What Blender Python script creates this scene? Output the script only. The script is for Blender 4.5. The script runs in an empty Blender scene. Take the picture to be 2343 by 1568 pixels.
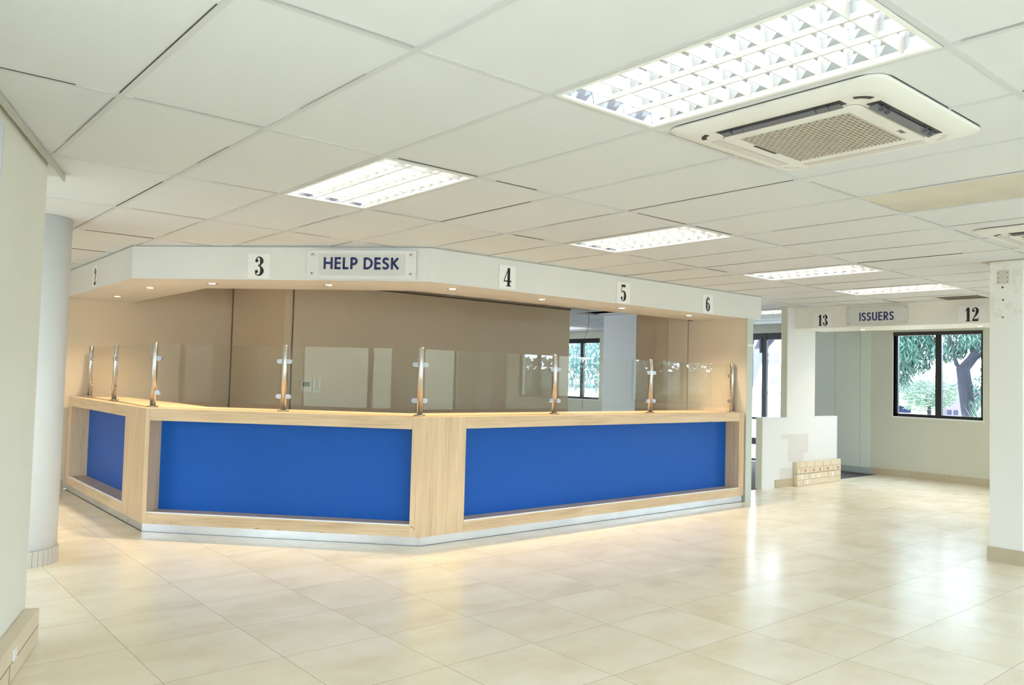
import bpy, bmesh, math, random
from mathutils import Vector, Matrix
R_ = random.Random(7)
S = bpy.context.scene
COL = S.collection
CH = 2.492                      # ceiling height

# ------------------------------------------------------------------ camera
YAW, PIT, ROL = 0.867685, 0.042909, 0.025805
FPX = 1843.5
f = Vector((math.cos(YAW) * math.cos(PIT), math.sin(YAW) * math.cos(PIT), math.sin(PIT)))
r0 = Vector((math.sin(YAW), -math.cos(YAW), 0)); u0 = r0.cross(f)
r = math.cos(ROL) * r0 + math.sin(ROL) * u0
u = -math.sin(ROL) * r0 + math.cos(ROL) * u0
cam = bpy.data.objects.new('camera', bpy.data.cameras.new('camera')); COL.objects.link(cam)
M4 = Matrix((r, u, -f)).transposed().to_4x4(); M4.translation = Vector((-2.03573, -2.22268, 1.41830))
cam.matrix_world = M4
cam.data.sensor_width = 36; cam.data.lens = FPX / 2343 * 36; cam.data.clip_start = .05; cam.data.clip_end = 400
S.camera = cam

# ------------------------------------------------------------------ sky, exposure
S.view_settings.view_transform = 'Standard'; S.view_settings.look = 'None'
S.view_settings.exposure = 1.64; S.view_settings.gamma = 1; S.view_settings.use_curve_mapping = False
S.cycles.max_bounces = 10; S.cycles.diffuse_bounces = 6; S.cycles.glossy_bounces = 5
S.cycles.transparent_max_bounces = 16; S.cycles.sample_clamp_indirect = 6
S.cycles.caustics_reflective = False; S.cycles.caustics_refractive = False
W = bpy.data.worlds.new('sky'); S.world = W; W.use_nodes = True
bg = W.node_tree.nodes['Background']; bg.inputs[0].default_value = (.74, .87, 1.0, 1); bg.inputs[1].default_value = 4.9
TUBE = 8.5                     # radiance of the fluorescent tubes
SPOT = 30.0                      # watts of each downlight

# ------------------------------------------------------------------ helpers
MATS = {}
def mat(name, col, rough=.6, metal=0, noise=None, bump=None, spec=.5, emit=None, coat=0):
    if name in MATS: return MATS[name]
    m = bpy.data.materials.new(name); m.use_nodes = True; nt = m.node_tree; b = nt.nodes['Principled BSDF']
    b.inputs['Base Color'].default_value = (*col, 1); b.inputs['Roughness'].default_value = rough
    b.inputs['Metallic'].default_value = metal; b.inputs['Specular IOR Level'].default_value = spec
    b.inputs['Coat Weight'].default_value = coat
    if emit: b.inputs['Emission Color'].default_value = (*emit[:3], 1); b.inputs['Emission Strength'].default_value = emit[3]
    if noise:                       # (scale, amount, stretch xyz)
        sc, am, st = noise
        tc = nt.nodes.new('ShaderNodeTexCoord'); mp = nt.nodes.new('ShaderNodeMapping'); mp.inputs['Scale'].default_value = st
        n = nt.nodes.new('ShaderNodeTexNoise'); n.inputs['Scale'].default_value = sc; n.inputs['Detail'].default_value = 6
        rp = nt.nodes.new('ShaderNodeMapRange'); rp.inputs['From Min'].default_value = .3; rp.inputs['From Max'].default_value = .7
        rp.inputs['To Min'].default_value = 1 - am; rp.inputs['To Max'].default_value = 1 + am * .4
        mx = nt.nodes.new('ShaderNodeVectorMath'); mx.operation = 'SCALE'; mx.inputs[0].default_value = col
        nt.links.new(tc.outputs['Object'], mp.inputs[0]); nt.links.new(mp.outputs[0], n.inputs['Vector'])
        nt.links.new(n.outputs['Fac'], rp.inputs[0]); nt.links.new(rp.outputs[0], mx.inputs['Scale'])
        nt.links.new(mx.outputs[0], b.inputs['Base Color'])
        if bump:
            bp = nt.nodes.new('ShaderNodeBump'); bp.inputs['Strength'].default_value = bump; bp.inputs['Distance'].default_value = .002
            nt.links.new(n.outputs['Fac'], bp.inputs['Height']); nt.links.new(bp.outputs[0], b.inputs['Normal'])
    MATS[name] = m; return m

def N(nt, t, **kw):
    n = nt.nodes.new(t)
    for k, v in kw.items():
        if k.startswith('i_'): n.inputs[int(k[2:])].default_value = v
        else: setattr(n, k, v)
    return n
def math_(nt, op, a, b=None, clamp=False):
    n = nt.nodes.new('ShaderNodeMath'); n.operation = op; n.use_clamp = clamp
    for i, v in enumerate((a, b)):
        if v is None: continue
        if isinstance(v, (int, float)): n.inputs[i].default_value = v
        else: nt.links.new(v, n.inputs[i])
    return n.outputs[0]

def glass(name, tint=(1, 1, 1), ior=1.5):
    if name in MATS: return MATS[name]
    m = bpy.data.materials.new(name); m.use_nodes = True; nt = m.node_tree; nt.nodes.remove(nt.nodes['Principled BSDF'])
    o = nt.nodes['Material Output']; t = N(nt, 'ShaderNodeBsdfTransparent'); t.inputs[0].default_value = (*tint, 1)
    g = N(nt, 'ShaderNodeBsdfGlossy'); g.inputs['Roughness'].default_value = 0; fr = N(nt, 'ShaderNodeFresnel'); ge = N(nt, 'ShaderNodeNewGeometry')
    ir = N(nt, 'ShaderNodeMapRange'); ir.inputs['To Min'].default_value = ior; ir.inputs['To Max'].default_value = 1 / ior   # same reflectance on entering and leaving the sheet
    nt.links.new(ge.outputs['Backfacing'], ir.inputs[0]); nt.links.new(ir.outputs[0], fr.inputs[0])
    x = N(nt, 'ShaderNodeMixShader'); nt.links.new(fr.outputs[0], x.inputs[0]); nt.links.new(t.outputs[0], x.inputs[1])
    nt.links.new(g.outputs[0], x.inputs[2]); nt.links.new(x.outputs[0], o.inputs['Surface'])
    MATS[name] = m; return m

def bx(bm, a, b, mi=0):
    vs = [bm.verts.new((x, y, z)) for x in (a[0], b[0]) for y in (a[1], b[1]) for z in (a[2], b[2])]
    q = [(0, 1, 3, 2), (4, 6, 7, 5), (0, 4, 5, 1), (2, 3, 7, 6), (0, 2, 6, 4), (1, 5, 7, 3)]
    for i in q:
        fc = bm.faces.new([vs[k] for k in i]); fc.material_index = mi
    return vs
def prism(bm, pts, z0, z1, mi=0):
    lo = [bm.verts.new((p[0], p[1], z0)) for p in pts]; hi = [bm.verts.new((p[0], p[1], z1)) for p in pts]
    n = len(pts); fs = [bm.faces.new(lo[::-1]), bm.faces.new(hi)]
    for i in range(n): fs.append(bm.faces.new((lo[i], lo[(i + 1) % n], hi[(i + 1) % n], hi[i])))
    for q in fs: q.material_index = mi
def lathe(bm, prof, seg=32, c=(0, 0, 0), mi=0, smooth=True, axis='z'):
    rings = []
    for (rr, z) in prof:
        ring = []
        for k in range(seg):
            a = 2 * math.pi * k / seg
            p = (rr * math.cos(a), rr * math.sin(a), z)
            if axis == 'y': p = (p[0], p[2], p[1])
            if axis == 'x': p = (p[2], p[0], p[1])
            ring.append(bm.verts.new((c[0] + p[0], c[1] + p[1], c[2] + p[2])))
        rings.append(ring)
    for a, b in zip(rings, rings[1:]):
        for k in range(seg):
            q = bm.faces.new((a[k], a[(k + 1) % seg], b[(k + 1) % seg], b[k])); q.smooth = smooth; q.material_index = mi
    for q, rv in ((rings[0], True), (rings[-1], False)):
        try:
            fc = bm.faces.new(q[::-1] if rv else q); fc.material_index = mi
        except ValueError: pass
def tube(bm, pts, rad, seg=8, mi=0):
    pts = [Vector(p) for p in pts]; rings = []
    for i, p in enumerate(pts):
        d = (pts[min(i + 1, len(pts) - 1)] - pts[max(i - 1, 0)]).normalized()
        a = d.cross(Vector((0, 0, 1))) if abs(d.z) < .95 else d.cross(Vector((1, 0, 0)))
        a.normalize(); b = d.cross(a); rr = rad[i] if isinstance(rad, (list, tuple)) else rad
        rings.append([bm.verts.new(p + rr * (math.cos(2 * math.pi * k / seg) * a + math.sin(2 * math.pi * k / seg) * b)) for k in range(seg)])
    for a, b in zip(rings, rings[1:]):
        for k in range(seg):
            q = bm.faces.new((a[k], a[(k + 1) % seg], b[(k + 1) % seg], b[k])); q.smooth = True; q.material_index = mi
    bm.faces.new(rings[0][::-1]); bm.faces.new(rings[-1])
def obj(name, bm, mats, parent=None, M=None, bevel=0):
    """link bm (written in world or, with M, in M's coordinates) as one mesh object under parent"""
    me = bpy.data.meshes.new(name); bmesh.ops.recalc_face_normals(bm, faces=bm.faces); bm.to_mesh(me); bm.free()
    for m in (mats if isinstance(mats, (list, tuple)) else [mats]): me.materials.append(m)
    o = bpy.data.objects.new(name, me); COL.objects.link(o)
    base = M if M is not None else Matrix()
    if parent is not None:
        o.parent = parent
        PW = parent.matrix_world if parent.parent is None else parent.parent.matrix_world @ parent.matrix_basis
        o.matrix_basis = PW.inverted() @ base
        o.matrix_parent_inverse = Matrix()
    else: o.matrix_world = base
    if bevel:
        bv = o.modifiers.new('bevel', 'BEVEL'); bv.width = bevel; bv.segments = 2; bv.limit_method = 'ANGLE'
    return o
def tag(o, label, cat, group=None, kind=None):
    o['label'] = label; o['category'] = cat
    if group: o['group'] = group
    if kind: o['kind'] = kind
    return o
def thing(name, label, cat, loc=(0, 0, 0), M=None, group=None):
    o = bpy.data.objects.new(name, None); COL.objects.link(o)
    o.matrix_world = M if M is not None else Matrix.Translation(loc)
    bpy.context.view_layer.update()
    return tag(o, label, cat, group)
def struct(name, bm, mats, parent=None, label=None):
    o = obj(name, bm, mats, parent)
    if parent is None: o['kind'] = 'structure'
    if label: o['label'] = label
    return o
def box(name, a, b, m, parent=None, M=None, bevel=0):
    bm = bmesh.new(); bx(bm, a, b); return obj(name, bm, m, parent, M, bevel)
def copy_tree(o, parent=None):
    c = o.copy(); COL.objects.link(c)
    if parent is not None: c.parent = parent
    for ch in list(o.children): copy_tree(ch, c)
    return c
def seg_frame(A, B):
    """frame on a vertical plane: x runs from A to B, y points into the wall, z up"""
    x = Vector((B[0] - A[0], B[1] - A[1], 0)).normalized(); y = Vector((0, 0, 1)).cross(x)
    m = Matrix((x, y, Vector((0, 0, 1)))).transposed().to_4x4(); m.translation = Vector((A[0], A[1], 0)); return m
def offset(poly, d):
    out = []
    for i, p in enumerate(poly):
        p = Vector(p); ns = []
        if i > 0: t = (p - Vector(poly[i - 1])).normalized(); ns.append(Vector((-t.y, t.x)))
        if i < len(poly) - 1: t = (Vector(poly[i + 1]) - p).normalized(); ns.append(Vector((-t.y, t.x)))
        n = sum(ns, Vector((0, 0))).normalized(); k = d / max(.2, n.dot(ns[0])); out.append(tuple(p + n * k))
    return out

# ------------------------------------------------------------------ materials
def wood(name, horiz):
    m = bpy.data.materials.new(name); m.use_nodes = True; nt = m.node_tree; b = nt.nodes['Principled BSDF']
    tc = N(nt, 'ShaderNodeTexCoord'); mp = N(nt, 'ShaderNodeMapping')
    mp.inputs['Scale'].default_value = (1.2, 30, 30) if horiz else (30, 30, 1.2)
    n = N(nt, 'ShaderNodeTexNoise'); n.inputs['Scale'].default_value = 2.2; n.inputs['Detail'].default_value = 8; n.inputs['Distortion'].default_value = .6
    mp2 = N(nt, 'ShaderNodeMapping'); mp2.inputs['Scale'].default_value = (.6, 7, 7) if horiz else (7, 7, .6)
    n2 = N(nt, 'ShaderNodeTexNoise'); n2.inputs['Scale'].default_value = 1.3; n2.inputs['Distortion'].default_value = 1.2
    cr = N(nt, 'ShaderNodeValToRGB'); e = cr.color_ramp.elements
    e[0].position = .3; e[0].color = (.50, .345, .20, 1); e[1].position = .72; e[1].color = (.76, .59, .385, 1)
    x = e.new(.5); x.color = (.66, .49, .31, 1)
    nt.links.new(tc.outputs['Object'], mp.inputs[0]); nt.links.new(mp.outputs[0], n.inputs['Vector'])
    nt.links.new(tc.outputs['Object'], mp2.inputs[0]); nt.links.new(mp2.outputs[0], n2.inputs['Vector'])
    s = math_(nt, 'ADD', math_(nt, 'MULTIPLY', n.outputs['Fac'], .55), math_(nt, 'MULTIPLY', n2.outputs['Fac'], .45))
    nt.links.new(s, cr.inputs[0]); nt.links.new(cr.outputs[0], b.inputs['Base Color']); b.inputs['Roughness'].default_value = .38
    MATS[name] = m; return m
WH, WV = wood('oak_laminate_grain_across', True), wood('oak_laminate_grain_upright', False)
def floor_mat():
    m = bpy.data.materials.new('glazed_cream_floor_tiles'); m.use_nodes = True; nt = m.node_tree; b = nt.nodes['Principled BSDF']
    tc = N(nt, 'ShaderNodeTexCoord'); sp = N(nt, 'ShaderNodeSeparateXYZ'); nt.links.new(tc.outputs['Object'], sp.inputs[0])
    P = .5754
    ux = math_(nt, 'DIVIDE', math_(nt, 'SUBTRACT', sp.outputs[0], -.8165), P); uy = math_(nt, 'DIVIDE', math_(nt, 'SUBTRACT', sp.outputs[1], 3.8895), P)
    def edge(v):
        fr = math_(nt, 'FRACT', v); d = math_(nt, 'MINIMUM', fr, math_(nt, 'SUBTRACT', 1.0, fr)); return d
    d = math_(nt, 'MINIMUM', edge(ux), edge(uy))
    g = N(nt, 'ShaderNodeMapRange'); g.inputs['From Min'].default_value = .0014; g.inputs['From Max'].default_value = .0034; nt.links.new(d, g.inputs[0])
    cb = N(nt, 'ShaderNodeCombineXYZ'); nt.links.new(math_(nt, 'FLOOR', ux), cb.inputs[0]); nt.links.new(math_(nt, 'FLOOR', uy), cb.inputs[1])
    wn = N(nt, 'ShaderNodeTexWhiteNoise'); wn.noise_dimensions = '3D'; nt.links.new(cb.outputs[0], wn.inputs[0])
    ad = N(nt, 'ShaderNodeVectorMath', operation='MULTIPLY_ADD'); nt.links.new(wn.outputs['Color'], ad.inputs[0]); ad.inputs[1].default_value = (9, 9, 9)
    nt.links.new(tc.outputs['Object'], ad.inputs[2])
    mp = N(nt, 'ShaderNodeMapping'); mp.inputs['Scale'].default_value = (1.6, 2.6, 1); nt.links.new(ad.outputs[0], mp.inputs[0])
    n = N(nt, 'ShaderNodeTexNoise'); n.inputs['Scale'].default_value = 1.1; n.inputs['Detail'].default_value = 4; n.inputs['Roughness'].default_value = .6; nt.links.new(mp.outputs[0], n.inputs['Vector'])
    cr = N(nt, 'ShaderNodeValToRGB'); e = cr.color_ramp.elements
    e[0].position = .25; e[0].color = (.75, .665, .50, 1); e[1].position = .70; e[1].color = (.88, .835, .715, 1); x = e.new(.48); x.color = (.84, .775, .62, 1)
    nt.links.new(math_(nt, 'ADD', n.outputs['Fac'], math_(nt, 'MULTIPLY', math_(nt, 'SUBTRACT', wn.outputs['Value'], .5), .05)), cr.inputs[0])
    mx = N(nt, 'ShaderNodeMix', data_type='RGBA'); nt.links.new(g.outputs[0], mx.inputs[0]); mx.inputs[6].default_value = (.40, .34, .25, 1)
    nt.links.new(cr.outputs[0], mx.inputs[7]); nt.links.new(mx.outputs[2], b.inputs['Base Color'])
    rr = N(nt, 'ShaderNodeMapRange'); nt.links.new(n.outputs['Fac'], rr.inputs[0]); rr.inputs['From Min'].default_value = .3; rr.inputs['From Max'].default_value = .7
    rr.inputs['To Min'].default_value = .215; rr.inputs['To Max'].default_value = .262; nt.links.new(rr.outputs[0], b.inputs['Roughness'])
    b.inputs['Specular IOR Level'].default_value = .55
    bp = N(nt, 'ShaderNodeBump'); bp.inputs['Strength'].default_value = .3; bp.inputs['Distance'].default_value = .002; nt.links.new(g.outputs[0], bp.inputs['Height']); nt.links.new(bp.outputs[0], b.inputs['Normal'])
    MATS['floor'] = m; return m
FLOOR = floor_mat()
WALL = mat('cream_painted_plaster', (.74, .70, .60), .75, noise=(1.5, .04, (1, 1, 1)))
WALLG = mat('pale_green_grey_wall_board', (.66, .69, .60), .7, noise=(1.2, .03, (1, 1, 1)))
WALLB = mat('beige_partition_board', (.67, .55, .405), .7, noise=(1.2, .03, (1, 1, 1)))
TAN = mat('beige_partition_board_lit', (.74, .66, .54), .7, noise=(1.2, .03, (1, 1, 1)))  # lit copy of the partition board, the light put into its colour
WHITE = mat('white_paint', (.82, .82, .80), .6, noise=(1.4, .03, (1, 1, 1)))
CTILE = mat('white_ceiling_board', (.69, .70, .72), .85, noise=(.7, .035, (1, 1, 1)))
CSTAIN = mat('water_stained_ceiling_board', (.63, .585, .50), .85, noise=(2.2, .14, (1, 1, 1)))
TEE = mat('grey_white_ceiling_tee', (.595, .605, .62), .5)
GAP1 = mat('dark_gap_shade', (.09, .085, .08), .9)
GAP2 = mat('grey_gap_shade', (.40, .385, .37), .9)
SOFF = mat('white_bulkhead_paint', (.745, .745, .73), .6, noise=(1.0, .025, (1, 1, 1)))
ALU = mat('brushed_aluminium', (.72, .73, .75), .35, .9, noise=(3, .12, (1, 60, 1)))
STEEL = mat('brushed_stainless_steel', (.62, .60, .57), .28, 1, noise=(6, .15, (40, 40, 1)))
CLAMP = mat('satin_clamp_metal', (.46, .49, .55), .35, .8)
BLUE = mat('blue_fabric_panel', (.003, .095, .45), .5, noise=(160, .22, (1, 1, 1)), spec=.3)
STRIP = mat('white_edge_strip', (.80, .82, .82), .4)
TILE = mat('tan_skirting_tile', (.50, .42, .30), .45, noise=(3, .08, (1, 1, 1)))
TILED = mat('skirting_tile_joint', (.22, .18, .13), .8)
BLACK = mat('black_window_frame', (.012, .014, .015), .4)
INK = mat('black_print', (.015, .013, .012), .5)
NAVY = mat('navy_letter', (.012, .02, .13), .4)
PAPER = mat('white_card', (.86, .86, .86), .6)
PERSP = mat('frosted_perspex', (.76, .765, .765), .25)
PERSG = mat('grey_sign_backing', (.66, .66, .64), .3)
ACW = mat('cream_ac_plastic', (.73, .715, .68), .4)
ACD = mat('dark_ac_slot', (.02, .018, .02), .5)
ACG = mat('ac_louvre_grey', (.13, .13, .155), .4)
TRK = mat('cream_trunking', (.72, .62, .47), .45, noise=(6, .04, (1, 1, 1)))
TRKJ = mat('trunking_joint', (.20, .14, .08), .7)
RED = mat('red_socket', (.45, .06, .02), .4)
SOCKW = mat('white_socket', (.82, .82, .82), .4)
REFL = mat('mirror_reflector', (.70, .74, .84), .07, 1)
LOUV = mat('white_louvre_blade', (.60, .60, .57), .35)
LAMP = mat('fluorescent_tube', (1, 1, 1), .5, emit=(1, .975, .93, TUBE))
WARM = mat('downlight_lamp', (1, 1, 1), .5, emit=(1, .80, .52, 22))
DLR = mat('downlight_ring', (.70, .62, .52), .3, .6)
GL = glass('screen_glass', (.965, .975, .955)); GLW = glass('window_glass', (.97, .99, .99), 1.45)
CARP = mat('dark_office_carpet', (.085, .07, .075), .95, noise=(140, .3, (1, 1, 1)), bump=.5)
CARPB = mat('brown_office_carpet', (.20, .15, .11), .95, noise=(140, .3, (1, 1, 1)), bump=.5)
GREYSK = mat('grey_green_skirting', (.36, .41, .38), .6)

# ------------------------------------------------------------------ floor, ceiling
bm = bmesh.new(); prism(bm, [(-6, -7), (10.95, -7), (10.95, 3.90), (6.53, 3.90), (6.53, 3.37), (1.763, 3.37), (.1, 5.19), (.1, 8.2), (-6, 8.2)], -.06, 0)
struct('floor', bm, FLOOR)
bm = bmesh.new(); prism(bm, [(6.53, 3.90), (10.95, 3.90), (10.95, 12.2), (2.0, 12.2), (2.0, 8.2), (.1, 8.2), (.1, 5.19), (1.763, 3.37), (6.53, 3.37)], -.06, -.001)
struct('floor', bm, CARP)

fix = {}                                       # ceiling cells taken by light fixtures: (i, j) cell = X .6i, Y 1.2j
FIX = [(0, -1), (0, 1), (4, 1), (8, 1), (11, 1), (14, 3), (16, 8), (4, -3), (-4, -1), (-4, 1), (-4, -4), (0, -4), (11, -2), (4, -5), (9, -4), (14, -4)]  # cells without their own label hold unseen lights added to brighten the hall
for c in FIX: fix[c] = 1
HOLE = (12, 5)
bmT = bmesh.new(); bmG = bmesh.new()
for i in range(-10, 19):
    for j in range(-6, 11):
        x0, x1 = .6 * i, min(.6 * i + .6, 10.95); y0, y1 = max(1.2 * j, -7), min(1.2 * j + 1.2, 12.2)
        if x1 - x0 < .02 or y1 - y0 < .02: continue
        if x0 < 1.9 and y0 > 8.1: continue
        if (i, j) in fix or (i, j) == HOLE: continue
        st = 1 if (i, j) in ((4, -1), (3, 6)) else 0
        vs = bx(bmT, (x0 + .003, y0 + .003, CH), (x1 - .003, y1 - .003, CH + .02), st)
        t0, t1 = R_.uniform(0, .0025), R_.uniform(0, .0025)
        for v in vs:
            v.co.z += t0 * (v.co.x - x0) / .6 + t1 * (v.co.y - y0) / 1.2
        # dark strips painted as the shade in gaps where a board sits loose
        for side in (0, 1):
            q = R_.random(); near = (i + j) % 3
            if q < .13: mi, w = 1, .0035
            elif q < .72: mi, w = 2, .0022
            else: continue
            a0 = R_.uniform(0, .35); a1 = R_.uniform(.6, 1) if R_.random() < .6 else 1
            if side == 0 and x1 - x0 > .3:      # gap along the far edge, lying in Y
                bx(bmG, (x1 - .016, y0 + .02 + a0 * 1.1, CH - .0025), (x1 - .016 + w, y0 + .02 + a1 * (y1 - y0 - .04), CH + .001), mi - 1)
            if side == 1:
                bx(bmG, (x0 + .02 + a0 * .5, y1 - .016, CH - .0025), (x0 + .02 + a1 * (x1 - x0 - .04), y1 - .016 + w, CH + .001), mi - 1)
ceil = struct('ceiling', bmT, [CTILE, CSTAIN])
bmG_ = obj('shadow_gap', bmG, [GAP1, GAP2], ceil)
bm = bmesh.new()
for i in range(-10, 19): bx(bm, (.6 * i - .012, -7, CH - .0022), (.6 * i + .012, 12.2 if i > 3 else 8.2, CH + .03))
for j in range(-5, 11): bx(bm, (-6 if j < 7 else 2.0, 1.2 * j - .012, CH - .002), (10.95, 1.2 * j + .012, CH + .028))
# a light fixture or the open cell must not be crossed: none of them spans a grid line
obj('ceiling_grid', bm, TEE, ceil)
bm = bmesh.new(); bx(bm, (-6.2, -7.2, 2.86), (11.2, 12.4, 2.95)); struct('unseen_ceiling_slab', bm, mat('dark_plenum', (.12, .10, .08), .9), ceil)  # unseen slab added above the boards so no sky light leaks in
hx, hy = .6 * HOLE[0], 1.2 * HOLE[1]
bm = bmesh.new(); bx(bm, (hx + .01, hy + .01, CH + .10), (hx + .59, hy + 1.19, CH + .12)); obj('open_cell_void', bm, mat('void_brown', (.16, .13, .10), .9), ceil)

# ------------------------------------------------------------------ outer walls
def wall_y(name, x0, x1, xa, xb, openings, m, z1=2.86):
    """wall lying between x0..x1 in X (thin) and xa..xb in Y, with openings (ya, yb, za, zb)"""
    bm = bmesh.new(); ops = sorted(openings); cur = xa
    for (ya, yb, za, zb) in ops:
        if ya > cur: bx(bm, (x0, cur, 0), (x1, ya, z1))
        if za > 0: bx(bm, (x0, ya, 0), (x1, yb, za))
        bx(bm, (x0, ya, zb), (x1, yb, z1)); cur = yb
    bx(bm, (x0, cur, 0), (x1, xb, z1)); return struct(name, bm, m)
EW = 10.95
WE = [(-5.3, -4.0, .955, 2.29), (-2.75, -.35, .955, 2.29), (2.345, 3.655, .955, 2.29), (5.0, 6.95, 0, 2.34), (10.1, 11.7, .97, 2.33)]
wall_y('wall_east', EW, EW + .2, -7, 12.2, WE, mat('dull_cream_plaster', (.60, .59, .49), .75, noise=(1.5, .05, (1, 1, 1))))
wall_y('wall_west', -6.2, -6, -7, 8.2, [(-6, -2.4, .1, 2.35), (-1.6, 2.4, .1, 2.35), (3.1, 6.2, .1, 2.35)], WALL)
def wall_x(name, y0, y1, xa, xb, openings, m, z1=2.86):
    bm = bmesh.new(); cur = xa
    for (a, b, za, zb) in sorted(openings):
        if a > cur: bx(bm, (cur, y0, 0), (a, y1, z1))
        if za > 0: bx(bm, (a, y0, 0), (b, y1, za))
        bx(bm, (a, y0, zb), (b, y1, z1)); cur = b
    bx(bm, (cur, y0, 0), (xb, y1, z1)); return struct(name, bm, m)
wall_x('wall_south', -7.2, -7, -6.2, 11.15, [(-5.2, -2.4, .1, 2.35), (-1.6, 1.4, .1, 2.35), (2.6, 5.0, .955, 2.29), (5.9, 10.4, .1, 2.35)], WALL)
wall_x('wall_north', 8.2, 8.36, -6.2, 2.08, [], WALLB)
wall_x('wall_far', 12.2, 12.4, 1.9, 11.15, [], WALL)

def window(name, axis, plane, a, b, za, zb, mull, depth=.05, inset=.06, sgn=1, head=.06):
    """framed window in a wall: axis 'x' = wall plane X=const, running in Y"""
    def P(u_, v_, z): return (v_, u_, z) if axis == 'x' else (u_, v_, z)
    p0, p1 = plane + sgn * inset, plane + sgn * (inset + depth); p0, p1 = min(p0, p1), max(p0, p1)
    bm = bmesh.new(); t = .045
    bx(bm, P(a, p0, zb - head), P(b, p1, zb)); bx(bm, P(a, p0, za), P(b, p1, za + t)); bx(bm, P(a, p0, za), P(a + t, p1, zb)); bx(bm, P(b - t, p0, za), P(b, p1, zb))
    for mm in mull: bx(bm, P(mm - .045, p0 - .01, za), P(mm + .045, p1, zb))
    fr = obj(name, bm, BLACK); fr['kind'] = 'structure'
    pm = (p0 + p1) / 2; cuts = [a + t] + [c for mm in mull for c in (mm - .045, mm + .045)] + [b - t]
    for k in range(0, len(cuts), 2):
        bm = bmesh.new(); bx(bm, P(cuts[k], pm - .003, za + t), P(cuts[k + 1], pm + .003, zb - head)); obj('window_pane', bm, GLW, fr)
    if za > .5:
        bm = bmesh.new(); q0, q1 = plane - sgn * .012, plane + sgn * inset; bx(bm, P(a - .03, min(q0, q1), za - .02), P(b + .01, max(q0, q1), za)); obj('window_sill', bm, WHITE, fr)
    return fr
w = window('window_1', 'x', EW, 2.345, 3.655, .955, 2.29, [2.99], head=.05)
bm = bmesh.new(); bx(bm, (EW - .01, 2.345, 2.235), (EW + .055, 3.655, 2.29)); obj('blind_cassette', bm, mat('dark_brown_blind_rail', (.035, .026, .02), .5), w)
bm = bmesh.new(); bx(bm, (EW - .004, 3.655, .955), (EW + .06, 3.662, 2.25)); obj('window_reveal', bm, WHITE, w)
window('window_2', 'x', EW, 10.1, 11.7, .97, 2.33, [10.69], head=.10)
window('window_3', 'x', EW, -2.75, -.35, .955, 2.29, [-1.95, -1.15])
window('window_4', 'x', EW, -5.3, -4.0, .955, 2.29, [-4.65])
window('window_5', 'x', -6, -6, -2.4, .1, 2.35, [-4.8, -3.6], sgn=-1)
window('window_6', 'x', -6, -1.6, 2.4, .1, 2.35, [-.25, 1.1], sgn=-1)
window('window_7', 'x', -6, 3.1, 6.2, .1, 2.35, [4.1, 5.15], sgn=-1)
window('window_8', 'y', -7, -5.2, -2.4, .1, 2.35, [-3.8], sgn=-1)
window('window_9', 'y', -7, -1.6, 1.4, .1, 2.35, [-.1], sgn=-1)
window('window_10', 'y', -7, 2.6, 5.0, .955, 2.29, [3.8], sgn=-1)
window('window_11', 'y', -7, 5.9, 10.4, .1, 2.35, [7.4, 8.9], sgn=-1)
d = window('door_1', 'x', EW, 5.0, 6.95, 0, 2.34, [6.02], head=.12)
bm = bmesh.new(); bx(bm, (EW + .055, 5.04, .76), (EW + .11, 6.9, .80)); bx(bm, (EW + .055, 5.04, .30), (EW + .11, 6.9, .42)); obj('transom_bar', bm, BLACK, d)
bm = bmesh.new(); bx(bm, (EW + .02, 6.07, 1.98), (EW + .06, 6.10, 2.26)); obj('door_closer', bm, mat('door_closer_grey', (.12, .13, .14), .5), d)

# boards over the east wall north of the tiled floor, their joints and grey skirting
bm = bmesh.new()
for a, b in ((4.02, 4.19), (4.195, 4.62), (4.625, 5.0)): bx(bm, (EW - .012, a, .0), (EW, b, 2.49))
struct('trim_1', bm, WALLG)
bm = bmesh.new(); bx(bm, (EW - .028, 4.02, 0), (EW - .012, 5.0, .10)); struct('baseboard_east', bm, GREYSK)
def tile_skirting(name, frame, length, z=.11, t=.012, step=.575, start=.15):
    bm = bmesh.new(); cur = 0; nx = start
    while cur < length - 1e-3:
        e = min(nx, length); bx(bm, (cur + .0015, -t, 0), (e - .0015, 0, z), 0); bx(bm, (e - .0015, -t + .002, 0), (min(e + .0015, length), 0, z - .001), 1)
        cur = e; nx = e + step
    o = obj(name, bm, [TILE, TILED], None, frame); o['kind'] = 'structure'; return o
tile_skirting('baseboard_east', seg_frame((EW, 4.02), (EW, -6.9)), 10.9, start=.07)
tile_skirting('baseboard_north', seg_frame((-5.9, 8.2), (.09, 8.2)), 5.98)

# ------------------------------------------------------------------ staff area walls
bm = bmesh.new(); bx(bm, (2.08, 6.6, 0), (6.59, 6.72, CH)); bx(bm, (2.08, 6.592, 0), (2.17, 6.6, CH)); struct('wall_rear', bm, WALLB)
bm = bmesh.new(); bx(bm, (2.08, 6.72, 0), (2.2, 8.36, CH)); struct('wall_rear', bm, WALLB)
bm = bmesh.new(); bx(bm, (1.98, 6.6, 0), (2.078, 8.2, CH)); struct('wall_rear', bm, WALLB)
bm = bmesh.new(); bx(bm, (1.972, 8.17, 0), (1.98, 8.2, CH)); bx(bm, (2.070, 6.585, 0), (2.084, 6.592, CH)); struct('trim_2', bm, mat('joint_brown', (.20, .15, .11), .7))
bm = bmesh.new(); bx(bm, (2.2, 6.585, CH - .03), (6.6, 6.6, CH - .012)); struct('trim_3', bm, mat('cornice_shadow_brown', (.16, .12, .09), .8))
bm = bmesh.new(); bx(bm, (7.9, 5.1, 0), (8.0, 7.1, CH)); struct('wall_grey', bm, mat('pale_grey_board', (.62, .62, .60), .7))
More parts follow.
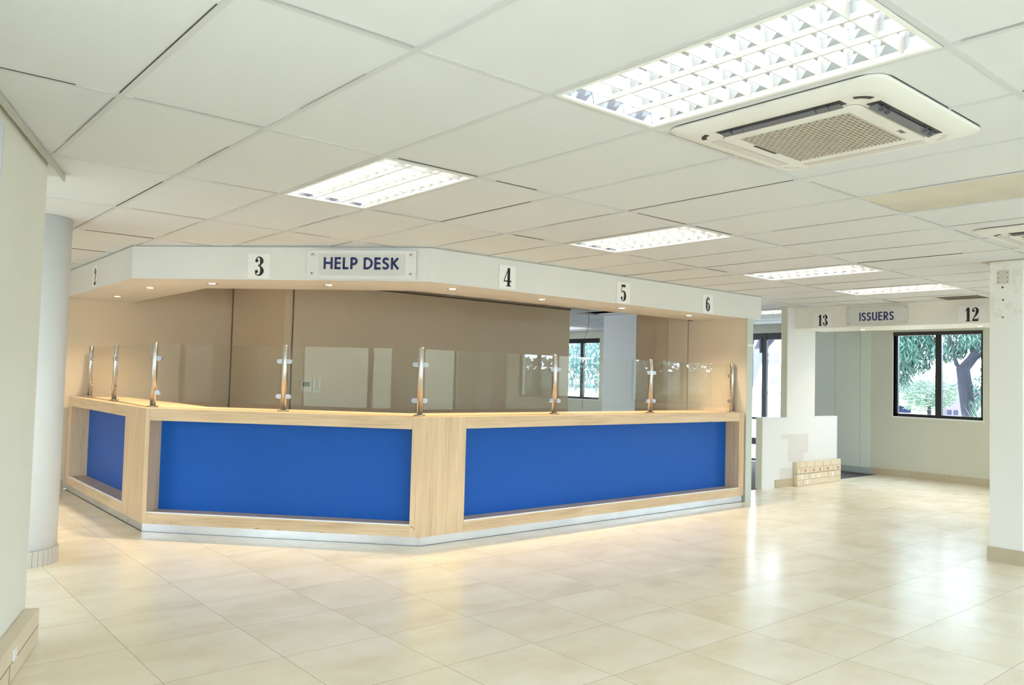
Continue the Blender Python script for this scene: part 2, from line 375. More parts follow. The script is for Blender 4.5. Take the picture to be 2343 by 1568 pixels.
bm = bmesh.new(); bx(bm, (7.896, 7.1, 0), (8.004, 7.112, CH)); struct('trim_4', bm, mat('pale_edge', (.75, .77, .72), .5))
# partition at the counter's right end
bm = bmesh.new(); bx(bm, (6.42, 3.362, 0), (6.53, 4.232, 2.2)); struct('wall_partition', bm, TAN)
bm = bmesh.new(); bx(bm, (6.424, 4.232, 0), (6.53, 4.244, CH)); struct('trim_5', bm, mat('joint_dark', (.20, .16, .12), .7))
bm = bmesh.new(); bx(bm, (6.42, 4.244, 0), (6.53, 4.56, CH)); struct('wall_partition', bm, TAN)
bm = bmesh.new(); bx(bm, (6.435, 4.56, 0), (6.53, 4.80, CH)); struct('wall_partition', bm, WALLB)  # same partition; shade on this far stretch is painted by the darker board colour
bm = bmesh.new(); bx(bm, (6.46, 4.80, 0), (6.53, 5.15, CH)); struct('wall_partition', bm, WALLB)
bm = bmesh.new(); bx(bm, (6.412, 3.354, 0), (6.538, 3.362, 2.2)); struct('trim_6', bm, mat('grey_green_edge', (.56, .60, .55), .5))
tag(box('label_strip', (6.41, 3.346, 1.865), (6.545, 3.354, 1.89), SOCKW), 'small white strip stuck across the edge of the end partition beside the counter', 'label strip')

# ------------------------------------------------------------------ reception counter
PA, P1, P2, PB = (.097, 8.12), (.097, 5.191), (1.763, 3.372), (6.40, 3.372)
CHAIN = [PA, P1, P2, PB]; HT = 1.065; D = .19
ctr = thing('reception_counter', 'long angled oak laminate service counter with three recessed blue panels', 'counter', (1.763, 3.372, 0))
def ctr_seg(A, B, s0, s1, first=0):
    F = seg_frame(A, B); L = (Vector(B) - Vector(A)).length; z0, z1 = .165, .962; zb = .072
    t = .02; g = .0012
    def pc(n, a, b, m, **k): return box(n, a, b, m, ctr, F, **k)
    pc('stile', (0, 0, zb), (s0 - g, t, HT), WV); pc('stile', (s1 + g, 0, zb), (L, t, HT), WV)
    pc('top_rail', (s0, 0, z1), (s1, t, HT), WH); pc('bottom_rail', (s0, 0, zb), (s1, t, z0), WH)
    pc('edge_strip', (s0, -.001, z0), (s1, .018, z0 + .010), STRIP)
    pc('reveal_board', (s0 - .018, t, z0), (s0, D, z1), WV); pc('reveal_board', (s1, t, z0), (s1 + .018, D, z1), WV)
    pc('reveal_board', (s0, t, z1), (s1, D, z1 + .016), WH); pc('reveal_board', (s0, .018, z0 - .016), (s1, D, z0 + .004), WH)
    p = pc('inset_panel', (s0, D - .004, z0), (s1, D + .012, z1), BLUE); p['label'] = 'blue fabric inset panel'
    pl = pc('plinth', (.0, .012, 0), (L, .03, zb), ALU); pl['label'] = 'aluminium faced plinth'
ctr_seg(PA, P1, .14, 2.30); ctr_seg(P1, P2, .04, 2.373); ctr_seg(P2, PB, .45, 4.53)
# chips in the laminate along the lower edges
for (s, z, w_, h) in ((.10, .073, .012, .018), (.13, .073, .02, .006), (.26, .078, .03, .006), (1.02, .074, .09, .008), (1.22, .074, .05, .006), (1.60, .074, .04, .005), (2.385, .15, .02, .02), (2.41, .135, .012, .03), (2.44, .073, .02, .008)):
    bm = bmesh.new(); v = [(-.0012, s, z), (-.0012, s + w_ * .6, z + h * .4), (-.0012, s + w_, z), (-.0012, s + w_ * .35, z + h)]
    bm.faces.new([bm.verts.new((q[1], q[0], q[2])) for q in (v[0], v[1], v[2])]); bm.faces.new([bm.verts.new((q[1], q[0], q[2])) for q in (v[0], v[1], v[3])])
    obj('chipped_edge', bm, mat('raw_chip_board', (.42, .19, .05), .8), ctr, seg_frame(P1, P2))
CT = [PA, P1, P2, (6.418, 3.372)]
i0, i1 = offset(CT, .02), offset(CT, .62); bm = bmesh.new(); prism(bm, i0 + i1[::-1], 1.043, HT - .001); obj('countertop', bm, WH, ctr)
i0, i1 = offset(CT, .205), offset(CT, .60); bm = bmesh.new(); prism(bm, i0 + i1[::-1], .0, 1.043); obj('carcass', bm, mat('grey_carcass_board', (.5, .46, .4), .7), ctr)

# ------------------------------------------------------------------ glass screen posts and panes
POSTS = [(.292, 8.06), (.294, 7.02), (.237, 5.49), (1.062, 4.545), (1.866, 3.585), (3.47, 3.60), (4.885, 3.56), (6.37, 3.53)]
POSTL = ['steel glazing post at the left end of the counter against the wall', 'steel glazing post second from the left, on the short side of the counter', 'steel glazing post on the left corner of the counter',
         'steel glazing post in the middle of the angled front, below the HELP DESK sign', 'steel glazing post on the front corner of the counter beside the widest oak board', 'steel glazing post below number 4 and 5 on the right front',
         'steel glazing post below number 5 and 6 on the right front', 'steel glazing post at the right end beside the tan partition']
def dirv(a, b): return (Vector(b) - Vector(a)).normalized()
def make_post(k):
    x, y = POSTS[k]; t = thing('glazing_post', POSTL[k], 'post', (x, y, HT), group='steel posts of the glass counter screen')
    bm = bmesh.new(); lathe(bm, [(.0245, .008), (.0245, .583), (.022, .587), (.0, .587)], 28, (x, y, HT)); obj('tube', bm, STEEL, t)
    bm = bmesh.new(); lathe(bm, [(.050, .0), (.050, .006), (.046, .009), (.025, .010)], 32, (x, y, HT)); obj('base_flange', bm, STEEL, t)
    ds = []
    if k > 0: ds.append(dirv((x, y), POSTS[k - 1]))
    if k < 7: ds.append(dirv((x, y), POSTS[k + 1]))
    for dd in ds:
        for z in (HT + .13, HT + .44):
            F = Matrix((Vector((dd.x, dd.y, 0)), Vector((-dd.y, dd.x, 0)), Vector((0, 0, 1)))).transposed().to_4x4(); F.translation = Vector((x, y, z))
            bm = bmesh.new(); pts = [(.018, -.021)] + [(.052 + .021 * math.cos(a), .021 * math.sin(a)) for a in [math.pi * (i / 8 - .5) for i in range(9)]] + [(.018, .021)]
            lo = [bm.verts.new((px, -.013, pz)) for px, pz in pts]; hi = [bm.verts.new((px, .013, pz)) for px, pz in pts]
            bm.faces.new(lo); bm.faces.new(hi[::-1]); n = len(pts)
            for i in range(n): bm.faces.new((lo[i], lo[(i + 1) % n], hi[(i + 1) % n], hi[i]))
            obj('glass_clamp', bm, CLAMP, t, F, bevel=.002)
for k in range(8): make_post(k)
PANEL = ['clear glass pane at the left end of the counter screen, nearest the wall', 'clear glass pane on the short left side of the counter, ending at its left corner', 'clear glass pane on the angled front below number 3',
         'clear glass pane on the angled front in front of the wall controller', 'clear glass pane on the right front below number 4', 'clear glass pane in front of the distant window behind the counter', 'clear glass pane at the right end of the counter screen beside the tan partition']
for k in range(7):
    a, b = Vector(POSTS[k]), Vector(POSTS[k + 1]); F = seg_frame(a, b); L = (b - a).length
    o = box('glass_pane', (.042, -.005, 1.118), (L - .042, .005, 1.640), GL, None, F)
    tag(o, PANEL[k], 'glass pane', 'glass panes of the counter screen')

# ------------------------------------------------------------------ bulkhead over the counter
BC = [(.0, 8.2), (-.035, 5.335), (1.775, 3.358), (6.73, 3.372)]
b1 = offset(BC, .75); b1[0] = (.745, 8.2); b1[-1] = (6.73, 4.12)
bm = bmesh.new(); prism(bm, BC + b1[::-1], 2.2, CH)
bh = tag(obj('bulkhead', bm, SOFF), 'angled white bulkhead hanging over the blue panelled counter', 'bulkhead')
bm = bmesh.new(); oc = offset(BC, -.004); prism(bm, oc + offset(BC, .003)[::-1], CH - .010, CH - .004); obj('top_trim', bm, mat('grey_trim', (.38, .40, .38), .6), bh)
DLP = [(.375, 7.40), (.33, 6.05), (.60, 5.13), (1.346, 4.315), (2.231, 3.66), (3.351, 3.689), (4.518, 3.676), (5.688, 3.673)]
DLL = ['lit downlight nearest the left wall in the counter bulkhead', 'lit downlight second from the left end of the counter bulkhead', 'lit downlight left of number 3 in the bulkhead underside', 'lit downlight under the HELP DESK sign',
       'lit downlight left of number 4 under the bulkhead', 'lit downlight right of number 4 under the bulkhead', 'lit downlight under number 5', 'lit downlight left of number 6 under the bulkhead']
def downlight(x, y, z, label, power=SPOT):
    t = thing('downlight', label, 'downlight', (x, y, z), group='recessed downlights')
    bm = bmesh.new(); lathe(bm, [(.030, -.001), (.046, -.004), (.050, -.001), (.050, .0)], 32, (x, y, z)); obj('trim_ring', bm, DLR, t)
    bm = bmesh.new(); lathe(bm, [(.0, -.0045), (.020, -.004), (.030, -.0015)], 24, (x, y, z)); obj('lamp', bm, WARM, t)
    l = bpy.data.lights.new('downlight_beam', 'SPOT'); l.energy = power; l.color = (1, .78, .52); l.spot_size = math.radians(125); l.spot_blend = .9; l.shadow_soft_size = .028
    lo = bpy.data.objects.new('downlight_beam', l); COL.objects.link(lo); lo.parent = t; lo.location = (0, 0, -.012)
for (x, y), lb in zip(DLP, DLL): downlight(x, y, 2.2, lb)

# ------------------------------------------------------------------ lettering drawn as pen strokes
def ribbon(bm, pts, ox, oz, sc, y0=-.0008, y1=0, smooth=True, sx=1):
    P = [(p[0], p[1], p[2]) for p in pts]
    if smooth and len(P) > 2:
        Q = []; E_ = [P[0]] + P + [P[-1]]
        for i in range(1, len(E_) - 2):
            for k in range(6):
                t = k / 6; a, b, c, d_ = E_[i - 1], E_[i], E_[i + 1], E_[i + 2]
                Q.append(tuple(.5 * (2 * b[m] + (c[m] - a[m]) * t + (2 * a[m] - 5 * b[m] + 4 * c[m] - d_[m]) * t * t + (-a[m] + 3 * b[m] - 3 * c[m] + d_[m]) * t ** 3) for m in range(3)))
        P = Q + [P[-1]]
    L = []; Rr = []
    for i, p in enumerate(P):
        a, b = P[max(i - 1, 0)], P[min(i + 1, len(P) - 1)]; tx, tz = (b[0] - a[0]) * sx, b[1] - a[1]; l = math.hypot(tx, tz) or 1
        nx, nz = -tz / l, tx / l; w_ = max(p[2], .02) / 2
        L.append((ox + (p[0] * sx + nx * w_) * sc, oz + (p[1] + nz * w_) * sc)); Rr.append((ox + (p[0] * sx - nx * w_) * sc, oz + (p[1] - nz * w_) * sc))
    for i in range(len(P) - 1):
        q = [L[i], L[i + 1], Rr[i + 1], Rr[i]]
        fr = [bm.verts.new((x, y0, z)) for x, z in q]; bk = [bm.verts.new((x, y1, z)) for x, z in q]
        bm.faces.new(fr); bm.faces.new(bk[::-1])
        for k in range(4): bm.faces.new((fr[k], fr[(k + 1) % 4], bk[(k + 1) % 4], bk[k]))
def ball(bm, x, z, rad, ox, oz, sc, y0=-.0008, y1=0, sx=1):
    pts = [(ox + (x * sx + rad * math.cos(a)) * sc, oz + (z + rad * math.sin(a)) * sc) for a in [2 * math.pi * k / 20 for k in range(20)]]
    fr = [bm.verts.new((a, y0, b)) for a, b in pts]; bk = [bm.verts.new((a, y1, b)) for a, b in pts]; bm.faces.new(fr); bm.faces.new(bk[::-1])
    for k in range(20): bm.faces.new((fr[k], fr[(k + 1) % 20], bk[(k + 1) % 20], bk[k]))
DIG = {
 '1': ([[(.30, 0, .19), (.30, 1, .19)], [(.10, .025, .05), (.50, .025, .05)], [(.30, .95, .10), (.18, .84, .07), (.06, .80, .05)]], []),
 '2': ([[(.07, .74, .05), (.11, .90, .06), (.25, .97, .06), (.39, .90, .15), (.43, .72, .20), (.34, .48, .14), (.17, .26, .07), (.07, .12, .05)], [(.05, .085, .17), (.50, .085, .17)], [(.48, .0, .04), (.52, .28, .04)]], [(.14, .76, .09)]),
 '3': ([[(.08, .82, .05), (.15, .94, .05), (.26, .97, .06), (.38, .88, .15), (.41, .74, .19), (.35, .60, .10), (.22, .53, .05)], [(.22, .53, .05), (.36, .46, .10), (.44, .27, .20), (.38, .10, .15), (.24, .03, .06), (.12, .07, .05), (.07, .17, .05)]], [(.13, .78, .085), (.13, .22, .085)]),
 '4': ([[(.36, 0, .18), (.36, 1, .18)], [(.34, .98, .05), (.02, .31, .05)], [(.0, .28, .075), (.56, .28, .075)], [(.18, .022, .05), (.54, .022, .05)]], []),
 '5': ([[(.10, .925, .15), (.46, .925, .15)], [(.11, 1, .045), (.11, .5, .045)], [(.11, .52, .04), (.22, .60, .06), (.34, .57, .12), (.43, .38, .20), (.40, .16, .18), (.28, .035, .06), (.15, .05, .05), (.08, .15, .05)]], [(.13, .19, .085)]),
 '6': ([[(.42, .86, .06), (.36, .95, .05), (.26, .97, .06), (.15, .82, .14), (.11, .5, .19), (.14, .18, .17), (.27, .03, .06), (.38, .13, .13), (.42, .30, .18), (.38, .48, .12), (.28, .58, .06), (.17, .5, .04)]], [(.37, .83, .07)]),
}
def arc(cx, cz, rx, rz, a0, a1, w_, n=14): return [(cx + rx * math.cos(math.radians(a0 + (a1 - a0) * k / n)), cz + rz * math.sin(math.radians(a0 + (a1 - a0) * k / n)), w_) for k in range(n + 1)]
w0 = .195
LET = {
 'H': (.66, [[(.08, 0, w0), (.08, 1, w0)], [(.58, 0, w0), (.58, 1, w0)], [(.08, .52, w0), (.58, .52, w0)]]),
 'E': (.46, [[(.08, 0, w0), (.08, 1, w0)], [(.0, .92, w0), (.45, .92, w0)], [(.08, .52, w0), (.43, .52, w0)], [(.0, .08, w0), (.45, .08, w0)]]),
 'L': (.42, [[(.08, 0, w0), (.08, 1, w0)], [(.0, .08, w0), (.42, .08, w0)]]),
 'P': (.50, [[(.08, 0, w0), (.08, 1, w0)], [(.08, .92, w0), (.24, .92, w0)] + arc(.25, .68, .19, .24, 90, -90, w0) + [(.08, .44, w0)]]),
 'D': (.64, [[(.08, 0, w0), (.08, 1, w0)], [(.08, .92, w0), (.2, .92, w0)] + arc(.2, .5, .38, .42, 90, -90, w0) + [(.08, .08, w0)]]),
 'S': (.46, [arc(.23, .73, .17, .19, 20, 180, w0) + arc(.26, .70, .20, .17, 195, 250, w0) + [(.25, .5, w0)] + arc(.21, .28, .18, .20, 70, -160, w0)]),
 'K': (.60, [[(.08, 0, w0), (.08, 1, w0)], [(.12, .46, w0), (.50, .97, w0)], [(.18, .56, w0), (.53, .03, w0)]]),
 'I': (.16, [[(.08, 0, w0), (.08, 1, w0)]]),
 'U': (.58, [[(.08, 1, w0), (.08, .36, w0)] + arc(.29, .32, .21, .24, 180, 360, w0) + [(.50, 1, w0)]]),
 'R': (.54, [[(.08, 0, w0), (.08, 1, w0)], [(.08, .92, w0), (.24, .92, w0)] + arc(.25, .69, .18, .23, 90, -90, w0) + [(.08, .46, w0)], [(.24, .45, w0), (.46, .02, w0)]]),
}
def write(t, M, txt, x0, x1, z0, h, y0, y1, wscale=1):
    gap = .13; tot = sum((LET[c][0] + gap) if c != ' ' else .32 for c in txt) - gap; sx = (x1 - x0) / (tot * h); x = x0
    for c in txt:
        if c == ' ': x += .32 * h * sx; continue
        bm = bmesh.new()
        for st in LET[c][1]:
            ribbon(bm, [(p[0], p[1], p[2] * wscale) for p in st], x, z0, h, y0, y1, smooth=False, sx=sx)
        obj('letter', bm, NAVY, t, M); x += (LET[c][0] + gap) * h * sx
def card(num, F, x0, x1, z0, z1, label, y=-.003, dh=None):
    M = F @ Matrix.Translation((x0, y, z0))
    t = thing('number_card', label, 'number card', M=M, group='number cards on the bulkheads')
    w_, h = x1 - x0, z1 - z0
    box('card', (0, -.001, 0), (w_, .001, h), PAPER, t, M)
    dh = dh or h * .78; sxx = (.95 if len(num) == 1 else .88); tw = len(num) * .56 * dh * sxx; bm = bmesh.new(); x = (w_ - tw) / 2 + .02 * dh
    for c in num:
        st, bl = DIG[c]
        for s in st: ribbon(bm, s, x, (h - dh) / 2, dh, -.0022, -.001, sx=sxx)
        for b in bl: ball(bm, b[0], b[1], b[2], x, (h - dh) / 2, dh, -.0022, -.001, sx=sxx)
        x += .56 * dh * sxx
    obj('numeral', bm, INK, t, M)
FL = seg_frame(BC[0], BC[1]); FD = seg_frame(P1, P2); FR = seg_frame(BC[2], BC[3]); FI = seg_frame((8.32, 4.0), (8.32, -6.9))
card('2', FL, 1.42, 1.62, 2.215, 2.43, 'white card with a black number 2 at the left end of the bulkhead')
card('3', FD, .88, 1.078, 2.21, 2.424, 'white card with a black number 3 left of the HELP DESK sign')
card('4', FR, .745, .94, 2.215, 2.429, 'white card with a black number 4 right of the HELP DESK sign', y=-.004)
card('5', FR, 2.305, 2.510, 2.205, 2.425, 'white card with a black number 5 on the long right bulkhead', y=-.004)
card('6', FR, 3.76, 3.955, 2.205, 2.42, 'white card with a black number 6 near the right end of the bulkhead', y=-.004)
def sign(txt, F, x0, x1, z0, z1, tx0, tx1, tz, th, label, backing, ymid, wscale=1):
    M = F @ Matrix.Translation((x0, 0, z0)); t = thing('sign', label, 'sign', M=M)
    w_, h = x1 - x0, z1 - z0
    box('perspex_panel', (0, -.022, 0), (w_, -.018, h), PERSP if backing else PERSG, t, M)
    if backing: box('backing_panel', (.10, -.0235, .03), (w_ - .095, -.0222, h - .035), PERSG, t, M)
    for sx_ in (.045 if backing else .02, w_ - (.045 if backing else .02)):
        for sz in (.045 if backing else .02, h - (.04 if backing else .02)):
            bm = bmesh.new(); rr_ = .011 if backing else .008; lathe(bm, [(.0, -.029), (rr_, -.028), (rr_, -.022), (.006, -.022), (.006, 0)], 20, (sx_, 0, sz), axis='y'); obj('standoff', bm, STEEL, t, M)
    yy = -.0235 if backing else -.022; write(t, M, txt, tx0 - x0, tx1 - x0, tz - z0, th, yy - .0025, yy, wscale)
sign('HELP DESK', FD, 1.42, 2.368, 2.212, 2.458, 1.565, 2.225, 2.295, .100, 'frosted HELP DESK sign in navy capitals on the angled bulkhead', True, 0)
FI2 = FI @ Matrix.Translation((0, -.004, 0))
sign('ISSUERS', FI2, .93, 1.718, 2.222, 2.452, 1.10, 1.548, 2.272, .112, 'grey ISSUERS sign in blue capitals on the far right bulkhead', False, 0, .8)
card('13', FI, .44, .70, 2.205, 2.405, 'white card with a black number 13 left of the ISSUERS sign', dh=.152)
card('12', FI, 2.31, 2.60, 2.205, 2.405, 'white card with a black number 12 right of the ISSUERS sign', dh=.165)

# ------------------------------------------------------------------ issuers bulkhead, T shaped wall
bm = bmesh.new(); bx(bm, (8.32, -6.95, 2.2), (9.12, 3.85, CH)); prism(bm, [(8.32, 3.85), (8.89, 3.85), (8.89, 3.94), (8.32, 3.94)], 2.2, CH)
tag(obj('bulkhead', bm, mat('cream_bulkhead_paint', (.82, .80, .73), .6)), 'white bulkhead over the issuers bay, carrying numbers 13 and 12', 'bulkhead')
for y, lb in ((1.62, 'lit downlight under number 12 in the issuers bulkhead'), (3.10, 'lit downlight under the ISSUERS sign')): downlight(8.80, y, 2.2, lb, SPOT * (.8 if y < 2 else .35))
def patch_wall():
    m = bpy.data.materials.new('white_wall_with_old_fixture_patches'); m.use_nodes = True; nt = m.node_tree; b = nt.nodes['Principled BSDF']
    tc = N(nt, 'ShaderNodeTexCoord'); sp = N(nt, 'ShaderNodeSeparateXYZ'); nt.links.new(tc.outputs['Object'], sp.inputs[0])
    n = N(nt, 'ShaderNodeTexNoise'); n.inputs['Scale'].default_value = 3
    def rect(x0, x1, z0, z1):
        a = math_(nt, 'MULTIPLY', math_(nt, 'GREATER_THAN', sp.outputs[0], x0), math_(nt, 'LESS_THAN', sp.outputs[0], x1))
        c = math_(nt, 'MULTIPLY', math_(nt, 'GREATER_THAN', sp.outputs[2], z0), math_(nt, 'LESS_THAN', sp.outputs[2], z1)); return math_(nt, 'MULTIPLY', a, c)
    m1 = math_(nt, 'MAXIMUM', math_(nt, 'MAXIMUM', rect(8.0, 8.72, .66, .72), rect(8.18, 8.72, .45, .70)), math_(nt, 'MAXIMUM', rect(8.18, 8.60, .33, .5), rect(7.98, 8.32, .10, .26)))
    mx = N(nt, 'ShaderNodeMix', data_type='RGBA'); mx.inputs[6].default_value = (.74, .74, .745, 1); mx.inputs[7].default_value = (.655, .63, .615, 1)
    nt.links.new(m1, mx.inputs[0]); nt.links.new(mx.outputs[2], b.inputs['Base Color']); b.inputs['Roughness'].default_value = .6; return m
PW_ = patch_wall()
bm = bmesh.new(); bx(bm, (7.55, 3.85, 0), (9.53, 3.95, .95)); bx(bm, (8.15, 3.85, .95), (8.89, 3.95, CH))
tw = struct('wall_issuers', bm, PW_)
bm = bmesh.new(); bx(bm, (7.546, 3.846, .95), (8.148, 3.954, .962)); bx(bm, (8.892, 3.846, .95), (9.534, 3.954, .962)); bx(bm, (9.53, 3.846, .0), (9.542, 3.954, .962)); obj('edge_trim', bm, mat('bluish_edge_trim', (.66, .70, .76), .4), tw)
bm = bmesh.new(); bx(bm, (7.544, 3.852, 0), (7.55, 3.948, .95)); bx(bm, (8.144, 3.852, .962), (8.15, 3.948, CH)); obj('end_cap', bm, mat('cream_end_cap', (.74, .74, .62), .5), tw)
tile_skirting('baseboard_issuers', seg_frame((7.86, 3.85), (8.325, 3.85)), .465, start=.62)
# power trunking stack on that wall
def socket(parent, M, x, z, m, w_=.05, h=.055):
    bm = bmesh.new(); bx(bm, (x - w_ / 2, -.004, z - h / 2), (x + w_ / 2, 0, z + h / 2)); return obj('socket', bm, m, parent, M, bevel=.001)
def trunking(name, M, L, h, dep, label, sep=True):
    t = thing(name, label, 'power trunking', M=M, group='cream power trunking')
    box('casing', (0, 0, 0), (L, dep, h), TRK, t, M, bevel=.002)
    bm = bmesh.new(); bx(bm, (0.002, -.0012, h / 2 - .0015), (L - .002, 0.001, h / 2 + .0015)); obj('cover_joint', bm, TRKJ, t, M); return t
MU = seg_frame((8.325, 3.785), (9.54, 3.785))
M1 = MU @ Matrix.Translation((0, 0, .169)); M0 = MU @ Matrix.Translation((0, 0, .003))
t1 = trunking('power_trunking', M1, 1.215, .160, .06, 'upper cream power trunking with five red sockets on the low issuers wall')
for k, x in enumerate((.20, .43, .60, .82, 1.12)):
    so = socket(t1, M1, x, .04, TRK, .09, .06); so['label'] = 'dedicated power outlet with red pins'
    bm = bmesh.new(); bx(bm, (x - .012, -.0065, .02), (x + .022, -.004, .03)); bx(bm, (x + .008, -.0065, .028), (x + .022, -.004, .055)); bx(bm, (x - .008, -.0065, .044), (x + .002, -.004, .056)); obj('red_pin_cover', bm, RED, so, M1)
for x in (.18, .36, .57, .80, 1.02):
    bm = bmesh.new(); bx(bm, (x - .008, -.003, .10), (x + .008, 0, .14)); obj('data_port', bm, SOCKW, t1, M1)
for x in (.06, .24, .46, .70, .91): box('cover_joint', (x - .002, -.0012, .084), (x + .002, .001, .156), TRKJ, t1, M1)
for x in (.09, .33, .72, .98): box('cover_joint', (x - .002, -.0012, .004), (x + .002, .001, .078), TRKJ, t1, M1)
t0 = trunking('power_trunking', M0, 1.215, .160, .06, 'lower cream power trunking with white outlets on the low issuers wall')
for x, z in ((.12, .115), (.42, .115), (.58, .115), (.97, .115), (.26, .045)): socket(t0, M0, x, z, SOCKW, .05, .055)
for x in (.31, .85): box('cover_joint', (x - .002, -.0012, .084), (x + .002, .001, .156), TRKJ, t0, M0)
box('cover_joint', (.158, -.0012, .004), (.162, .001, .078), TRKJ, t0, M0)

# ------------------------------------------------------------------ columns
CX, CY, CR = -.925, 4.49, .235
bm = bmesh.new(); lathe(bm, [(CR, 0), (CR, CH)], 64, (CX, CY, 0))
cl = tag(obj('round_column', bm, mat('white_column_paint', (.70, .71, .715), .6, noise=(2, .03, (1, 1, 1)))), 'round white column standing left of the counter', 'column')
bm = bmesh.new()
for k in range(40):
    a0, a1 = 2 * math.pi * k / 40, 2 * math.pi * (k + 1) / 40; g = .006; ra, rb = CR, CR + .013
    pts = [(CX + q * math.cos(a), CY + q * math.sin(a)) for q, a in ((ra, a0 + g), (rb, a0 + g), (rb, a1 - g), (ra, a1 - g))]
    prism(bm, pts, 0, .112, 0)
    pts = [(CX + q * math.cos(a), CY + q * math.sin(a)) for q, a in ((ra, a1 - g), (rb - .003, a1 - g), (rb - .003, a1 + g), (ra, a1 + g))]; prism(bm, pts, 0, .110, 1)
obj('tile_skirting', bm, [mat('grey_column_tile', (.52, .49, .44), .45), TILED], cl)
QX, QY = 5.385, .09
def column_mat():
    m = bpy.data.materials.new('white_column_with_filler_marks'); m.use_nodes = True; nt = m.node_tree; b = nt.nodes['Principled BSDF']
    tc = N(nt, 'ShaderNodeTexCoord'); sp = N(nt, 'ShaderNodeSeparateXYZ'); nt.links.new(tc.outputs['Object'], sp.inputs[0])
    n = N(nt, 'ShaderNodeTexNoise'); n.inputs['Scale'].default_value = 9; n.inputs['Detail'].default_value = 5; nt.links.new(tc.outputs['Object'], n.inputs['Vector'])
    a = math_(nt, 'MULTIPLY', math_(nt, 'GREATER_THAN', sp.outputs[2], 2.02), math_(nt, 'GREATER_THAN', n.outputs['Fac'], .56))
    mx = N(nt, 'ShaderNodeMix', data_type='RGBA'); mx.inputs[6].default_value = (.78, .775, .74, 1); mx.inputs[7].default_value = (.73, .71, .66, 1); nt.links.new(a, mx.inputs[0])
    nt.links.new(mx.outputs[2], b.inputs['Base Color']); b.inputs['Roughness'].default_value = .6; return m
bm = bmesh.new(); bx(bm, (QX, QY, 0), (QX + .30, QY + .245, CH))
cq = tag(obj('square_column', bm, column_mat()), 'square white column at the right edge with a tan tiled foot', 'column')
bm = bmesh.new(); bx(bm, (QX - .014, QY - .014, 0), (QX + .314, QY + .259, .118)); bx(bm, (QX - .0145, QY + .2578, 0), (QX + .3, QY + .2595, .118), 1); obj('tile_skirting', bm, [TILE, TILED], cq)
bm = bmesh.new(); bx(bm, (QX - .004, QY + .10, 2.30), (QX, QY + .19, 2.415)); fp = obj('filler_patch', bm, mat('filler_patch', (.58, .55, .48), .8), cq)
bm = bmesh.new()
for yy in (.112, .178):
    for zz in (2.315, 2.35, 2.39): lathe(bm, [(0, -.0012), (.004, -.001), (.004, 0)], 10, (QX - .004, QY + yy, zz), axis='x')
for yy, zz, r_ in ((.148, 2.27, .009), (.144, 2.165, .008), (.146, 2.02, .007)): lathe(bm, [(0, -.0012), (r_, -.001), (r_, 0)], 10, (QX, QY + yy, zz), axis='x')
obj('screw_holes', bm, mat('screw_hole', (.10, .06, .045), .8), cq)
bm = bmesh.new(); bx(bm, (QX - .02, QY - .02, CH - .006), (QX + .32, QY + .30, CH - .002)); obj('top_trim', bm, mat('rusty_trim', (.50, .44, .36), .7), cq)

# ------------------------------------------------------------------ left partition with track and trunking
WA = Vector((-1.205, 2.56)); wd = Vector((.345, .938)).normalized(); WS = WA - wd * 2.6
FW = seg_frame(WS, WA); FWm = FW           # x toward its free end; y = into the wall
L_ = 2.6
bm = bmesh.new(); bx(bm, (0, 0, 0), (L_, .10, CH - .015)); o = obj('wall_left', bm, mat('pale_green_cream_wall', (.77, .78, .71), .65, noise=(1.5, .04, (1, 1, 1))), None, FW); o['kind'] = 'structure'
bm = bmesh.new(); bx(bm, (L_ - 1.02, -.010, .17), (L_ - .95, 0, 2.40)); bx(bm, (L_ - 1.03, -.014, .17), (L_ - 1.0, -.006, 2.40)); o = obj('trim_7', bm, mat('grey_cover_strip', (.58, .62, .64), .4), None, FW); o['kind'] = 'structure'
bm = bmesh.new(); bx(bm, (-.1, -.03, CH - .012), (L_ + .33, .075, CH - .002)); bx(bm, (-.1, -.03, CH - .04), (L_ + .33, -.022, CH - .012)); o = obj('trim_8', bm, mat('grey_green_track', (.50, .50, .44), .5), None, FW); o['kind'] = 'structure'
MT = FW @ Matrix.Translation((.6, -.068, .003)); LT = L_ - .6 - .02
tt = trunking('power_trunking', MT, LT, .172, .066, 'cream power trunking along the foot of the left partition')
box('cover_joint', (LT - .62, -.0014, .006), (LT - .616, .001, .084), TRKJ, tt, MT)
bm = bmesh.new(); bx(bm, (LT - .56, -.004, .085), (LT - .50, 0, .135)); obj('socket', bm, SOCKW, tt, MT)
bm = bmesh.new(); tube(bm, [(L_ - 1.10, -.03, .176), (L_ - 1.10, -.03, 2.38)], .014, 12)
cd = obj('conduit_pipe', bm, mat('white_conduit', (.80, .82, .86), .4), None, FW); tag(cd, 'white conduit pipe standing on the trunking at the left edge', 'pipe')
bm = bmesh.new(); lathe(bm, [(.015, 0), (.022, .002), (.022, .028), (.015, .03)], 20, (L_ - 1.10, -.03, .178)); obj('pipe_collar', bm, MATS['white_conduit'], cd, FW)

